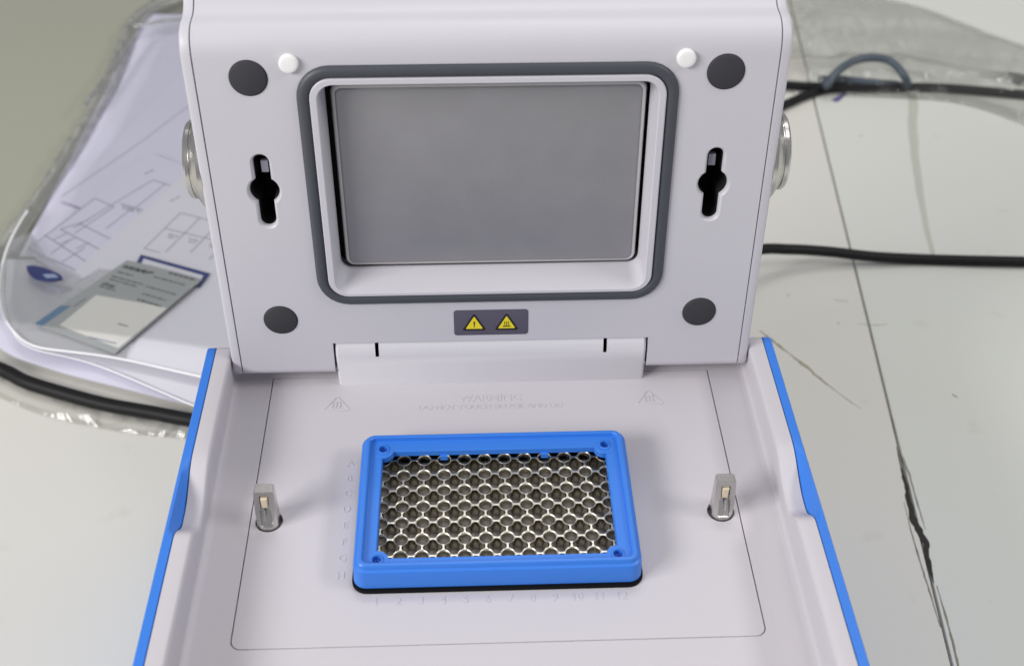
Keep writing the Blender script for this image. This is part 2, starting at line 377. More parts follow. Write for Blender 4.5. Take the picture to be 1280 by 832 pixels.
for cx in (-22.5, 22.5):
    m2 = MB(); m2.box(cx-1.6, cx+1.6, 27.9, 30.5, 7.2, 9.6); adds.append(m2.build('cutter', M_blue))
for a in adds: a.location = (0, 0, 0)
frame.parent = None; frame.location = (0, 0, 0)
boolean(frame, adds, 'UNION')
cuts = []
for cx, cy in cor:
    m2 = MB(); m2.loft([at(circ(2.0, 24, cx, cy), 10.4), at(circ(2.0, 24, cx, cy), 13)]); cuts.append(m2.build('cutter', M_blue))
boolean(frame, cuts)
frame.parent = root; frame.location = [c*S for c in UP]
scr = None
for cx, cy in cor:
    if scr is None:
        m2 = MB(); m2.loft([at(circ(1.9, 20), -.6), at(circ(1.9, 20), .25), at(circ(1.5, 20), .5), at(circ(.7, 20), .5), at(circ(.6, 20), -.1)], cap1=True)
        scr = m2.build('screw', M_blue2, frame, (cx, cy, 10.45))
    else: link_copy(scr, frame, (cx, cy, 10.45))
# wells: 8 x 12, thin ring tops joined by thin webs over deep pockets
WZ = 3.9
mb = MB()
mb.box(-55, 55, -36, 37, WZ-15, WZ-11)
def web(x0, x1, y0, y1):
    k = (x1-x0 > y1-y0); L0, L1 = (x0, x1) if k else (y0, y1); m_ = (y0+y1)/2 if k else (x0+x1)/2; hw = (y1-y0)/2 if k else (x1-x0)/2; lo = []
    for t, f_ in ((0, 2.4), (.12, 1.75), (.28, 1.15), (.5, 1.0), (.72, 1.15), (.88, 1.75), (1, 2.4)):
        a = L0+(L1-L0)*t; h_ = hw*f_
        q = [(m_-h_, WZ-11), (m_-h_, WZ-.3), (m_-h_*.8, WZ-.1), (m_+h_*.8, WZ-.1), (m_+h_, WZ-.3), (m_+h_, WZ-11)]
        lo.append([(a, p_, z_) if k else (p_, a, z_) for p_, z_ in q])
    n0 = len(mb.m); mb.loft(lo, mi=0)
    for i_ in range(6):                                             # the narrow top faces take the lighter copy of the metal, lit tone painted in
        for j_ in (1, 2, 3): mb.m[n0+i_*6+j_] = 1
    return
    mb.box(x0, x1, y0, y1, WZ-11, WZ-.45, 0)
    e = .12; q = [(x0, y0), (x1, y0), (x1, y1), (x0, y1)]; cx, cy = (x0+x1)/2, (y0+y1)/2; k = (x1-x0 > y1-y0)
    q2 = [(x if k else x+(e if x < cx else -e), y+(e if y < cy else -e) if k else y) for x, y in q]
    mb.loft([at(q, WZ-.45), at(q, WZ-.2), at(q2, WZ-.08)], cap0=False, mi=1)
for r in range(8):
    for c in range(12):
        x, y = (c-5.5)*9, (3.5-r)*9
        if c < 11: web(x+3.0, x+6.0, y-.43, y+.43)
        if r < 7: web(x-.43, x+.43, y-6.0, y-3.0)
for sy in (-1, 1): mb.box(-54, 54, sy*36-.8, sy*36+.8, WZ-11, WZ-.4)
block = mb.build('sample_block', [M_block_shaded, M_block_lit], root, UP)
mb = MB(); L = lambda pr: [at(circ(r_, 28), z_) for r_, z_ in pr]
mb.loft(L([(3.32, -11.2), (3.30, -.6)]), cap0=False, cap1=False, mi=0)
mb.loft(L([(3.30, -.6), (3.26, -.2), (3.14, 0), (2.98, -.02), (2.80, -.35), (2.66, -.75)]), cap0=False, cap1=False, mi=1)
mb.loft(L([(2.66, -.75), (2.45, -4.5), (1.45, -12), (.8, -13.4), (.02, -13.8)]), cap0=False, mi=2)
well = mb.build('well', [M_block_shaded, M_block_lit, M_block], block, (-49.5, 31.5, WZ), 60)
for r in range(8):
    for c in range(12):
        if r or c: link_copy(well, block, ((c-5.5)*9, (3.5-r)*9, WZ))

# --- locking pins
def make_pin(px, py):
    me = bpy.data.meshes.new('locking_pin'); bm = bmesh.new()
    loops = [circ(5.35, 40)]*2; zs = (-3, 19.8)
    vs = [[bm.verts.new((x*S, y*S, z*S)) for x, y in l] for l, z in zip(loops, zs)]
    for k in range(40): bm.faces.new((vs[0][k], vs[0][(k+1) % 40], vs[1][(k+1) % 40], vs[1][k]))
    bm.faces.new(list(reversed(vs[0]))); bm.faces.new(vs[1])
    def cut(co, no):
        g = bm.verts[:]+bm.edges[:]+bm.faces[:]
        r = bmesh.ops.bisect_plane(bm, geom=g, plane_co=[c*S for c in co], plane_no=no, clear_outer=True)
        ed = [e for e in r['geom_cut'] if isinstance(e, bmesh.types.BMEdge)]
        if ed: bmesh.ops.edgeloop_fill(bm, edges=ed)
    cut((0, -1.0, 19.8), Vector((0, -19.4, 4.25)).normalized())      # sloping front face
    cut((4.6, 0, 0), (1, 0, .02)); cut((-4.6, 0, 0), (-1, 0, .02))
    cut((0, 4.2, 19.8), (0, 1, .04))
    bmesh.ops.recalc_face_normals(bm, faces=bm.faces)
    ed = [e for e in bm.edges if len(e.link_faces) == 2 and e.calc_face_angle(0) > rad(25) and min(v.co.z for v in e.verts) > -.002]
    bmesh.ops.bevel(bm, geom=ed, offset=.8*S, segments=3, affect='EDGES', clamp_overlap=True)
    bm.to_mesh(me); bm.free(); me.materials.append(M_pin)
    o = bpy.data.objects.new('locking_pin', me); COL.objects.link(o); o.location = (px*S, py*S, 0)
    m2 = MB(); m2.box(-1.9, 1.9, -3.2, 5, 14.0, 22.3); c1 = m2.build('cutter', M_pin, None, (px, py, 0))
    m3 = MB(); m3.loft([[(-2.9, -7, 1.2), (2.9, -7, 1.2), (2.7, -7, 10.8), (-2.7, -7, 10.8)], [(-2.3, -4.4, 2.0), (2.3, -4.4, 2.0), (2.2, .5, 10.8), (-2.2, .5, 10.8)]]); c2 = m3.build('cutter', M_pin, None, (px, py, 0))
    m4 = MB(); m4.box(-1.9, 1.9, -7, .6, 10.5, 17.8); c3 = m4.build('cutter', M_pin, None, (px, py, 0)); bpy.data.objects.remove(c1)
    boolean(o, [c2, c3])
    o.parent = root; o.location = (px*S, py*S, UP[2]*S)
    s = 1 if px < 0 else -1
    m2 = MB(); q = lambda y, z0, z1, e: [(-1.45+e, y, z0+e), (1.45-e, y, z0+e), (1.45-e, y, z1-e), (-1.45+e, y, z1-e)]
    m2.loft([q(.5, 11.2, 17.0, 0), q(-1.9, 11.2, 17.0, 0), q(-2.3, 11.2, 17.0, .4)])
    m2.build('latch', M_cream, o)
    m3 = MB(); m3.loft([[(-.35*s-.3, -2.4, 10), (-.35*s+.3, -2.4, 10), (-.9*s+.4, -3.4, 4), (-.9*s-.4, -3.4, 4)], [(-.35*s-.3, -1.4, 10), (-.35*s+.3, -1.4, 10), (-.9*s+.4, -2.9, 4), (-.9*s-.4, -2.9, 4)]])
    m3.build('latch_spring', M_pin, o)
    return o
for p in PIN: make_pin(*p)

# --- hinge housing
prof = [(97, -2), (85.2, -2), (85.0, .5), (84.5, 6), (84.0, 14), (84.1, 20), (84.7, 23.8), (86.0, 27.0), (88.4, 29.3), (92, 30.4), (97, 30.4)]
mb = MB()
xs = [(-73.7, 1.2), (-73.3, .5), (-72.5, 0)]; xs = xs+[(-x, e) for x, e in reversed(xs)]
mb.loft([[(x, y+e*(1 if y < 96 else 0), z-(e if z > 20 else 0)) for y, z in prof] for x, e in xs])
hinge = mb.build('hinge_housing', M_hinge, root, UP, 40)
hinge.parent = None; hinge.location = (0, 0, 0)
cs = []
for sx in (-1, 1):
    m2 = MB(); m2.box(sx*54-.85, sx*54+.85, 80, 99, 19.0, 33); cs.append(m2.build('cutter', M_void))
boolean(hinge, cs)
hinge.parent = root; hinge.location = [c*S for c in UP]

# ------------------------------------------------------------------ THE LID (local x = across, y = back into the lid, z = up along its face)
TILT = rad(5.2225)
prof = []                                    # (w, v): w = towards the viewer
for k in range(7):
    a = rad(-90+90*k/6); prof.append((-4.2+4.2*math.cos(a), -2.6+4.2*math.sin(a)))
prof += [(0, 60), (0, 120), (0, 154.5), (-.25, 157.3), (-1.1, 160.2), (-2.6, 162.9), (-4.9, 165.0), (-7.6, 166.3), (-10.5, 166.9), (-13.4, 167.2), (-15.6, 167.8), (-17.6, 168.9), (-19.4, 170.4), (-21.5, 172.9), (-24.5, 177.2), (-28, 182), (-33, 186.5), (-40, 189), (-55, 189), (-60, 186), (-62, 181), (-62, 2), (-60, -3.8), (-56, -6.8)]
mb = MB(); mb.loft([[(x, -w_, v) for w_, v in prof] for x in (-118.2, 118.2)])
lid = mb.build('lid', M_lid, None, (0, 0, 0), 30)
cuts = []
def keyhole(cx, a, R, ext, cz=94.0, top=111.0, bot=76.6, n=10):
    a += ext; R += ext; top += ext; bot -= ext; r = a; pts = []
    th = math.asin(min(.999, a/R))
    for k in range(n+1): t = math.pi*k/n; pts.append((cx+r*math.cos(t), top-r+r*math.sin(t)))
    for k in range(n+1): t = math.pi/2+th+(math.pi-2*th)*k/n; pts.append((cx+R*math.cos(t), cz+R*math.sin(t)))
    for k in range(n+1): t = math.pi+math.pi*k/n; pts.append((cx+r*math.cos(t), bot+r+r*math.sin(t)))
    for k in range(n+1): t = -math.pi/2+th+(math.pi-2*th)*k/n; pts.append((cx+R*math.cos(t), cz+R*math.sin(t)))
    return pts
def V(l, w_): return [(x, -w_, v) for x, v in l]
for cx in (-96.7, 96.9):
    m2 = MB(); m2.loft([V(keyhole(cx, 3.2, 6.2, 1.5), .25), V(keyhole(cx, 3.2, 6.2, 1.3), 0), V(keyhole(cx, 3.2, 6.2, .75), -.35), V(keyhole(cx, 3.2, 6.2, .4), -1.0), V(keyhole(cx, 3.2, 6.2, .2), -2.4)]); cuts.append(m2.build('cutter', M_lid))
    m2 = MB(); m2.loft([V(keyhole(cx, 3.2, 6.2, .15), -2.3), V(keyhole(cx, 3.2, 6.2, .15), -24)]); cuts.append(m2.build('cutter', M_void))
m2 = MB(); m2.loft([V(rrect(72.6, 52.7, 8.5, 0, 93), 2), V(rrect(72.6, 52.7, 8.5, 0, 93), -24)]); cuts.append(m2.build('cutter', M_void))
m2 = MB(); m2.loft([V([(-74.6, -12), (74.6, -12), (74.4, 12.2), (-74.4, 12.2)], 2), V([(-74.6, -12), (74.6, -12), (74.4, 12.2), (-74.4, 12.2)], -2.2)]); cuts.append(m2.build('cutter', M_lid))
m2 = MB(); m2.box(-74.6, 74.6, 2.1, 40, -12, 19); cuts.append(m2.build('cutter', M_void))
boolean(lid, cuts)
lid.parent = root; lid.location = (0, 83.92*S, (15+UP[2])*S); lid.rotation_euler = (-TILT, 0, 0)
# side caps follow the same outline, a hair proud
for sx in (-1, 1):
    def off(e): 
        out = []
        for i, (a, b) in enumerate(prof):
            p0, p1 = Vector(prof[i-1]), Vector(prof[(i+1) % len(prof)]); d = (p1-p0).normalized(); nn = Vector((d.y, -d.x))
            out.append((a+nn.x*e, b+nn.y*e))
        return out
    lo = []
    for x, e in ((118.72, -.15), (118.8, .05), (121.4, .0), (122.3, -.35), (122.9, -1.1), (123.1, -2.2)):
        lo.append([(sx*x, -w_, v) for w_, v in off(e)])
    mb = MB(); mb.loft(lo); mb.build('side_cap', M_lid, lid, (0, 0, 0), 30)
# gasket
mb = MB(); lo = []
for k in range(12):
    a = 2*math.pi*k/12; e = 2.65*math.cos(a)
    lo.append(V(rrect(75.85+e, 55.7+e, 11.6+e, 0, 93.05), 1.9*math.sin(a)+.1))
mb.loft(lo, ring=True); mb.build('gasket', M_gasket, lid, ang=60)
# white rim of the opening with drafted inner walls
mb = MB()
mb.loft([V(rrect(72.55, 52.65, 8.5, 0, 93.0), -20), V(rrect(73.1, 53.2, 9, 0, 93), -1), V(rrect(73.1, 53.2, 9, 0, 93.0), 1.7), V(rrect(72.7, 52.8, 8.6, 0, 93.0), 2.1), V(rrect(70.4, 51.2, 7, 0, 92.6), 2.1),
         V(rrect(70.0, 50.9, 6.6, 0, 92.6), 1.7), V(rrect(68.5, 46.9, 5.0, 0, 93.6), -10.8), V(rrect(68.3, 46.5, 5, 0, 93.6), -12.2), V(rrect(69.5, 48, 5, 0, 93.4), -13), V(rrect(69.5, 48, 5, 0, 93.4), -20)], ring=True)
mb.build('opening_rim', M_lid, lid, ang=28)
mb = MB(); mb.loft([V(rrect(72, 52, 8, 0, 93), -21.5), V(rrect(72, 52, 8, 0, 93), -20.5)]); mb.build('cavity_back', M_void, lid)
mb = MB()
PC = (.4, 93.3)
pl_ = [V(rrect(66.6-e, 45.2-e, 4.4-e*.8, *PC), w_) for e, w_ in ((0, -20), (0, -12.8), (.15, -12.0), (.55, -11.2), (1.15, -10.7), (1.9, -10.5), (2.15, -10.45), (2.45, -10.08), (2.9, -10.0))]
mb.loft(pl_[:2], cap1=False); mb.loft(pl_[1:6], False, False, 1); mb.loft(pl_[5:], False, True)
mb.build('heated_plate', [M_plate, M_lip_lit], lid, ang=60)
# rubber pads and white plugs
pad = None
for x, v in ((-96.9, 146.3), (96.9, 146.4), (-97.1, 26.3), (97.1, 26.5)):
    if pad is None:
        mb = MB(); mb.loft([[(a, -z, b) for a, b in circ(r_, 40)] for r_, z in ((7.9, -.6), (7.9, .05), (7.65, .10), (7.45, .12), (7.3, .55), (7.0, .7))])
        pad = mb.build('rubber_pad', M_pad, lid, (x, 0, v), 50)
    else: link_copy(pad, lid, (x, 0, v))
plug = None
for x, v in ((-80, 152.7), (80, 152.8)):
    if plug is None:
        mb = MB(); mb.loft([[(a, -z, b) for a, b in circ(r_, 36)] for r_, z in ((3.9, -.5), (3.9, 1.5), (3.75, 1.9), (3.3, 2.15), (2, 2.25))])
        plug = mb.build('plug', M_white, lid, (x, 0, v), 50)
    else: link_copy(plug, lid, (x, 0, v))
# latch plates glimpsed in the keyholes
gp = None
for cx in (-95.6, 95.8):
    if gp is None:
        mb = MB(); mb.box(-1.5, 1.5, 3.0, 5.0, -2.7, 2.7); gp = mb.build('latch_plate', M_glint, lid, (cx, 0, 104.6))
    else: link_copy(gp, lid, (cx, 0, 104.6))
# knobs on both cheeks
for sx in (-1, 1):
    pr = [(21.6, 122.6), (21.6, 124.6), (21.0, 125.2), (17.9, 127.4), (17.5, 127.9), (16.7, 128.0), (16.7, 128.5), (17.3, 128.7), (17.3, 130.2), (16.6, 131.1), (14, 131.6), (12, 131.3), (2, 131.3)]
    mb = MB(); mb.loft([[(sx*x_, 22+r_*math.cos(2*math.pi*k/56), 98.3+r_*math.sin(2*math.pi*k/56)) for k in range(56)] for r_, x_ in pr])
    mb.build('knob', M_steel, lid, ang=30)
# warning label: two hazard triangles printed on a violet-grey sticker
mb = MB()
mb.loft([V(rrect(17.3, 7.15, 1.5, 0, 22.75), -.05), V(rrect(17.3, 7.15, 1.5, 0, 22.75), .16), V(rrect(17.1, 6.95, 1.4, 0, 22.75), .22)], mi=0)
def rtri(cx, b, hw, h, r, grow=0):
    P = [(cx-hw, b), (cx+hw, b), (cx, b+h)]; out = []
    for i in range(3):
        a = math.atan2(P[i][1]-P[i-1][1], P[i][0]-P[i-1][0])-math.pi/2; c = math.atan2(P[(i+1) % 3][1]-P[i][1], P[(i+1) % 3][0]-P[i][0])-math.pi/2
        while c < a: c += 2*math.pi
        for k in range(5): t = a+(c-a)*k/4; out.append((P[i][0]+r*math.cos(t), P[i][1]+r*math.sin(t)))
    return out
def flat(l, w0, mi): mb.loft([V(l, w0), V(l, w0+.05)], cap0=False, mi=mi)
for cx in (-7.85, 7.25):
    flat(rtri(cx, 19.0, 4.5, 7.8, .75), .20, 2); flat(rtri(cx, 19.6, 3.55, 6.2, .3), .26, 1)
flat([(-7.85-.2, 20.1), (-7.85+.2, 20.1), (-7.85+.3, 20.55), (-7.85-.3, 20.55)], .32, 2)
flat([(-7.85-.18, 20.9), (-7.85+.18, 20.9), (-7.85+.42, 23.4), (-7.85-.42, 23.4)], .32, 2)
cx = 7.25; flat([(cx-1.9, 20.2), (cx+1.9, 20.2), (cx+1.6, 20.8), (cx-1.6, 20.8)], .32, 2)
for k in (-.9, 0, .9):
    for q in range(4):
        y0 = 21.1+q*.55; s = .16*(-1)**q
        flat([(cx+k-s-.15, y0), (cx+k-s+.15, y0), (cx+k+s+.15, y0+.57), (cx+k+s-.15, y0+.57)], .32, 2)
mb.build('warning_label', [M_label, M_yellow, M_ink], lid)

# ------------------------------------------------------------------ cables
def g(pts, dz): return [(x, y, TZ+dz+(0 if len(p_) == 0 else p_[0])) for x, y, *p_ in pts]
tag(tube('power_cord', g([(60, 225, 50), (120, 272, 36)] + [(181.3, 305.9, 22), (209.5, 316.6, 14), (239.4, 320.9, 8), (271.4, 320.9, 3), (307.7, 320.7), (357.4, 317.2), (426.9, 313.3), (516.2, 311.3)], 3.8), 3.7, M_cable),
    'thick black power cord crossing the bare table beside the open lid', 'cable', 'black cables lying on the table')
tag(tube('power_cord', g([(148.8, 559.2), (245.1, 561.1), (277.8, 557.7), (325.5, 553.7), (366.2, 554.2), (393.0, 552.2), (425.7, 546.3), (466.4, 538.3), (555.7, 521.4)], 4), 3.8, M_cable),
    'long black cable running under the clear plastic bag to the right edge', 'cable', 'black cables lying on the table')
tag(tube('power_cord', g([(188.5, 493.7), (220.3, 506.6), (243.1, 522.4), (260.0, 534.3), (275.8, 544.8), (293.7, 553.2), (313.6, 554.2)], 4), 3.7, M_cable),
    'short black cable curving from behind the lid to join the long cable', 'cable', 'black cables lying on the table')
tag(tube('power_cord', g([(-475.4, 293.7), (-396.1, 260.0), (-327.8, 234.3), (-304.1, 223.9), (-286.2, 212.5), (-259.5, 201.1), (-232.8, 191.2), (-203.1, 183.3), (-176.3, 175.9), (-148.6, 172.9), (-109.0, 174.9)], 5.2), 4.4, M_cable),
    'black cable passing below the stack of papers to the blue side panel', 'cable', 'black cables lying on the table')
# slate loop of tubing and its lower run, under the right-hand bag
tag(tube('tubing_loop', g([(294, 566, 4), (290, 545, 12), (298, 552, 20), (314, 563.5, 24), (331, 567.5, 25), (346, 563, 24), (355, 549, 18), (361, 552, 6), (350, 556, 6), (326, 557, 8), (307, 562, 8), (288, 564, 7)], 0), 3.3, M_loop),
    'slate blue loop of tubing under the clear plastic bag behind the instrument', 'tubing')
tag(flat_mark('cable_tag', [(312, 556), (303, 545), (297, 540)], [3, 4, 6], mat('tag_violet', (.10, .08, .22), .5), .02, .8, .1), 'tiny violet paper tag lying by the crossing of the black cables', 'tag')

# ------------------------------------------------------------------ papers, leaflet, pouch on the left
def inpoly_grid(corners, n, m_): pass
def sheet(name, corners, zf, m, thick=.35, n=18):
    """four corners (counter-clockwise), bilinear; height from zf(x, y)"""
    a, b, c, d = [Vector(p) for p in corners]; top = []; 
    for i in range(n+1):
        for j in range(n+1):
            s, t = i/n, j/n; p = a*(1-s)*(1-t)+b*s*(1-t)+c*s*t+d*(1-s)*t; top.append((p.x, p.y, zf(p.x, p.y)))
    return grid_slab(name, top, n, n, m, thick)
def grid_slab(name, top, n, m_, m, thick):
    k = len(top); v = top+[(x, y, z-thick) for x, y, z in top]; f = []; w_ = m_+1
    for i in range(n):
        for j in range(m_):
            q = (i*w_+j, (i+1)*w_+j, (i+1)*w_+j+1, i*w_+j+1); f.append(q); f.append(tuple(x+k for x in reversed(q)))
    b = [j for j in range(w_)]+[i*w_+m_ for i in range(1, n+1)]+[n*w_+j for j in range(m_-1, -1, -1)]+[i*w_ for i in range(n-1, 0, -1)]
    for p, q in zip(b, b[1:]+b[:1]): f.append((p, q, q+k, p+k))
    mb = MB(); mb.add(v, f); return mb.build(name, m, None, (0, 0, 0), 50)
def line_print(parent, name, segs, zf, m, wd=.55, h=.12):
    mb = MB()
    for (x0, y0, x1, y1) in segs:
        a, b = Vector((x0, y0)), Vector((x1, y1)); d = (b-a); L = d.length; d.normalize(); nn = Vector((-d.y, d.x))*wd/2; k = max(2, int(L/8)); lo = []
        for i in range(k+1):
            p = a.lerp(b, i/k); l, r = p-nn, p+nn
            lo.append([(l.x, l.y, zf(l.x, l.y)+.02), (r.x, r.y, zf(r.x, r.y)+.02), (r.x, r.y, zf(r.x, r.y)+h), (l.x, l.y, zf(l.x, l.y)+h)])
        mb.loft(lo)
    return tag(mb.build(name, m, parent), kind='stuff')
def words(rng, x, y, ux, uy, length, zf, wd=.9):
    """one line of small print too blurred to read"""
    out = []; p = 0
    while p < length:
        l = min(rng.uniform(1.5, 5), length-p)
        out.append((x+ux*p, y+uy*p, x+ux*(p+l), y+uy*(p+l))); p += l+1.0
    return out
rng = random.Random(3)
wob = lambda x, y, a, s: a*noise.noise(Vector((x*s, y*s, a)))
zA = lambda x, y: -114.5+wob(x, y, 1.2, .012)
zB = lambda x, y: -112.0+wob(x, y, 1.2, .012)
zC = lambda x, y: -108.3+wob(x, y, .8, .012)
zD = lambda x, y: -106.6+wob(x, y, .6, .012)
G = 'printed sheets in the plastic bag left of the instrument'
s = sheet('paper_sheet', [(-325, 340), (-98, 335), (-92, 694), (-306, 702)], zA, M_paper); tag(s, 'plain white sheet at the far end of the papers, its dark rear edge showing', 'paper', G)
line_print(s, 'rear_edge', [(-305, 701.4, -150, 695.5)], zA, M_inkd, 1.2, .5)
s = sheet('paper_sheet', [(-311, 403), (-180, 330), (-60, 545), (-239, 650)], zB, M_paper); tag(s, 'blank white sheet lying askew under the sheet with the line drawing', 'paper', G)
line_print(s, 'crease', [(-311, 407, -264, 486), (-264, 486, -225, 558)], lambda x, y: zB(x, y), M_inkg, .7, .1)
s = sheet('paper_sheet', [(-316, 336), (-268, 290), (-110, 372), (-257, 460)], zC, M_paper); tag(s, 'white sheet with a plan-like line drawing, its corner pointing away', 'paper', G)
C0 = [(-246, 422, -291, 363), (-246, 422, -222, 409), (-264, 392, -240, 381), (-222, 409, -240, 381), (-236, 417, -252, 387),
      (-284, 399, -268, 388), (-284, 399, -317, 340), (-268, 388, -289, 357), (-289, 369, -253, 343), (-300, 362, -262, 334), (-240, 381, -257, 340), (-300, 362, -283, 372),
      (-310, 356, -271, 322), (-317, 340, -271, 310), (-271, 310, -253, 343), (-302, 350, -294, 358), (-296, 345, -287, 352), (-284, 339, -276, 346), (-290, 350, -300, 334), (-278, 340, -290, 324), (-254, 387, -268, 362)]
line_print(s, 'line_drawing', C0, zC, M_inkg, .75)
tx = words(rng, -262, 389, .91, -.42, 20, zC)+words(rng, -261, 386, .91, -.42, 9, zC)+words(rng, -249, 380, .91, -.42, 7, zC)+words(rng, -254, 430, .7, .7, 8, zC)+words(rng, -308, 332, .8, -.6, 12, zC)
line_print(s, 'fine_print', tx, zC, M_inkd, .8)
s = sheet('paper_sheet', [(-284, 300), (-150, 200), (-90, 360), (-225, 424)], zD, M_paper2); tag(s, 'white sheet with an empty printed table, half under the grey leaflet', 'paper', G)
D0 = [(-216, 376, -160, 350), (-229, 335, -175, 313), (-216, 376, -229, 335), (-220, 358, -168, 336), (-201, 369, -213, 329), (-186, 362, -198, 322), (-172, 356, -184, 317)]
D0 = [(-218, 377, -160, 352), (-236, 336, -178, 312), (-218, 377, -236, 336), (-226, 359, -168, 335), (-203, 370.5, -221, 330), (-188, 364, -206, 324), (-173, 358, -191, 317.5)]
line_print(s, 'printed_table', D0, zD, M_inkg, .7)
tx = []
for k in range(3):
    for q in range(2): tx += words(rng, -222+k*15.5, 352-q*3-k*6, .92, -.39, 8-q*2, zD)
tx += words(rng, -228, 392, .75, .66, 8, zD)
line_print(s, 'fine_print', tx, zD, M_inkd, .7)

# rounded clear pouch that carries the leaflets: a padded body with a white welt round its edge
PO = [(-327, 380), (-329.5, 359), (-329.5, 327), (-323, 292), (-314, 267), (-303, 250), (-286, 233), (-254, 227.5), (-223, 220), (-175, 203), (-120, 186)]
def interp(P, t):
    L = [0]; 
    for a, b in zip(P, P[1:]): L.append(L[-1]+(Vector(a)-Vector(b)).length)
    t *= L[-1]
    for i in range(len(P)-1):
        if t <= L[i+1]+1e-6:
            k = (t-L[i])/(L[i+1]-L[i]); return Vector(P[i]).lerp(Vector(P[i+1]), k)
    return Vector(P[-1])
def smooth(P, it=2):
    for _ in range(it):
        Q = [P[0]]
        for a, b in zip(P, P[1:]): Q += [tuple(Vector(a).lerp(Vector(b), .25)), tuple(Vector(a).lerp(Vector(b), .75))]
        P = Q+[P[-1]]
    return P
PS = smooth(PO)
def fan(name, edge, inner, zf, m, n=60, k=14, thick=None):
    """sheet between an edge curve and an inner curve"""
    top = []
    for i in range(n+1):
        a, b = interp(edge, i/n), interp(inner, i/n)
        for j in range(k+1):
            p = a.lerp(b, j/k); top.append((p.x, p.y, zf(p.x, p.y, j/k, i/n)))
    if thick: return grid_slab(name, top, n, k, m, thick)
    f = []; w_ = k+1
    for i in range(n):
        for j in range(k): f.append((i*w_+j, (i+1)*w_+j, (i+1)*w_+j+1, i*w_+j+1))
    mb = MB(); mb.add(top, f); return mb.build(name, m, None, (0, 0, 0), 80)
pouch = empty('zip_pouch', (-250, 300, -119)); tag(pouch, 'frosted plastic pouch with a rounded corner and white welt, grey leaflet on top', 'pouch')
inner = [(-296, 420), (-290, 380), (-275, 300), (-230, 260), (-150, 215), (-110, 200)]
def attach(o):
    o.parent = pouch; o.location = (.250, -.300, .119)
    return o
PF = smooth([(-329.5, 345), (-329.5, 327), (-323, 292), (-314, 267), (-303, 250), (-286, 233), (-254, 227.5), (-225, 220.5)])
PIN_ = [(-316, 352), (-300, 326), (-268, 300), (-262, 312), (-248, 310), (-236, 290), (-222, 260)]
attach(fan('pouch_film', PF, PIN_, lambda x, y, t, u: -104.6+1.3*math.sin(math.pi*min(1, t*1.02))+wob(x, y, .6, .05), M_pouch))
attach(fan('paper_insert', smooth([(-303, 250.5), (-286, 233.5), (-254, 228), (-223, 220.5), (-175, 203.5), (-120, 186.5)]), [(-268, 300), (-262, 310), (-240, 330), (-205, 330), (-150, 300), (-90, 260)], lambda x, y, t, u: -105.6+wob(x, y, .5, .02), M_paper2, thick=.3))
attach(tube('welt', [(p[0], p[1], -104.6) for p in PS[::2]], .8, M_rim, res=3, n=10))
P2 = [(-331, 330), (-321, 286), (-304, 252), (-290, 238.5), (-256, 228.5), (-229, 214.5), (-201, 198), (-170, 180), (-120, 160)]
attach(fan('inner_sheet', [(x+1, y+1.5) for x, y in smooth(P2)], [(-280, 330), (-262, 300), (-240, 290), (-200, 280), (-110, 250)], lambda x, y, t, u: -110.8+wob(x, y, .8, .03), M_paper2, thick=.5))
attach(tube('lower_welt', [(p[0], p[1], -111.0) for p in smooth(P2)[::2]], .65, M_rim, res=3, n=8))
P3 = [(-326, 300), (-322, 262), (-312, 243), (-278, 225.5), (-234, 209), (-182, 190), (-120, 172)]
attach(fan('bottom_sheet', smooth(P3), [(-280, 330), (-262, 300), (-240, 290), (-200, 280), (-110, 250)], lambda x, y, t, u: -115.5+wob(x, y, .8, .03)+1.2*t, M_paper, thick=.6))
mb = MB(); q = [(-310, 313.5), (-303, 314.5), (-281, 302), (-286, 297), (-298, 297.5), (-307, 306)]; q = smooth(q+[q[0]])[:-1]
mb.loft([[(x, y, -104.2) for x, y in q], [(x, y, -102.6) for x, y in q]]); attach(mb.build('blue_emblem', M_navy))
mb = MB(); mb.loft([[(-297, 304, -102.7), (-289, 304.5, -102.7), (-285, 300.5, -102.7), (-293, 300, -102.7)], [(-296.5, 303.8, -102.3), (-289.2, 304.2, -102.3), (-285.6, 300.7, -102.3), (-292.8, 300.2, -102.3)]]); attach(mb.build('emblem_patch', mat('emblem_pale', (.30, .36, .55), .5)))

zL = lambda x, y: -102.6+1.6*math.exp(-((x+215)**2+(y-300)**2)/900)+wob(x, y, .6, .03)
card = sheet('blue_card', [(-238, 310), (-190, 290), (-185.5, 304), (-236, 326)], lambda x, y: -104.2+wob(x, y, .3, .03), M_navy, .5); tag(card, 'navy bordered card peeking out behind the grey leaflet', 'card')
c2 = sheet('card_face', [(-234, 309), (-192, 291), (-189.5, 301.5), (-233, 321)], lambda x, y: -103.95+wob(x, y, .3, .03), M_paper2, .15, 6); c2.parent = card
lf = sheet('leaflet', [(-289, 254), (-232, 224), (-189, 295), (-243, 317)], zL, M_grey, .5); tag(lf, 'grey printed leaflet with a white lower panel, lying on the pouch', 'leaflet')
c2 = sheet('white_panel', [(-273, 252), (-231, 229), (-207, 266), (-256, 281)], lambda x, y: zL(x, y)+.12, M_leafw, .1, 12); c2.parent = lf
c2 = sheet('blue_strip', [(-289, 254), (-284, 251.3), (-270, 271), (-277, 271)], lambda x, y: zL(x, y)+.12, mat('strip_blue', (.10, .19, .30), .5), .1, 6); c2.parent = lf
tx = []
def lrow(s0, s1, t, wd=1):
    a, b, c, d = [Vector(p) for p in ((-289, 254), (-232, 224), (-189, 295), (-243, 317))]
    f_ = lambda s, t: a*(1-s)*(1-t)+b*s*(1-t)+c*s*t+d*(1-s)*t
    p, q = f_(s0, t), f_(s1, t); u = (q-p).normalized(); return words(rng, p.x, p.y, u.x, u.y, (q-p).length, zL)
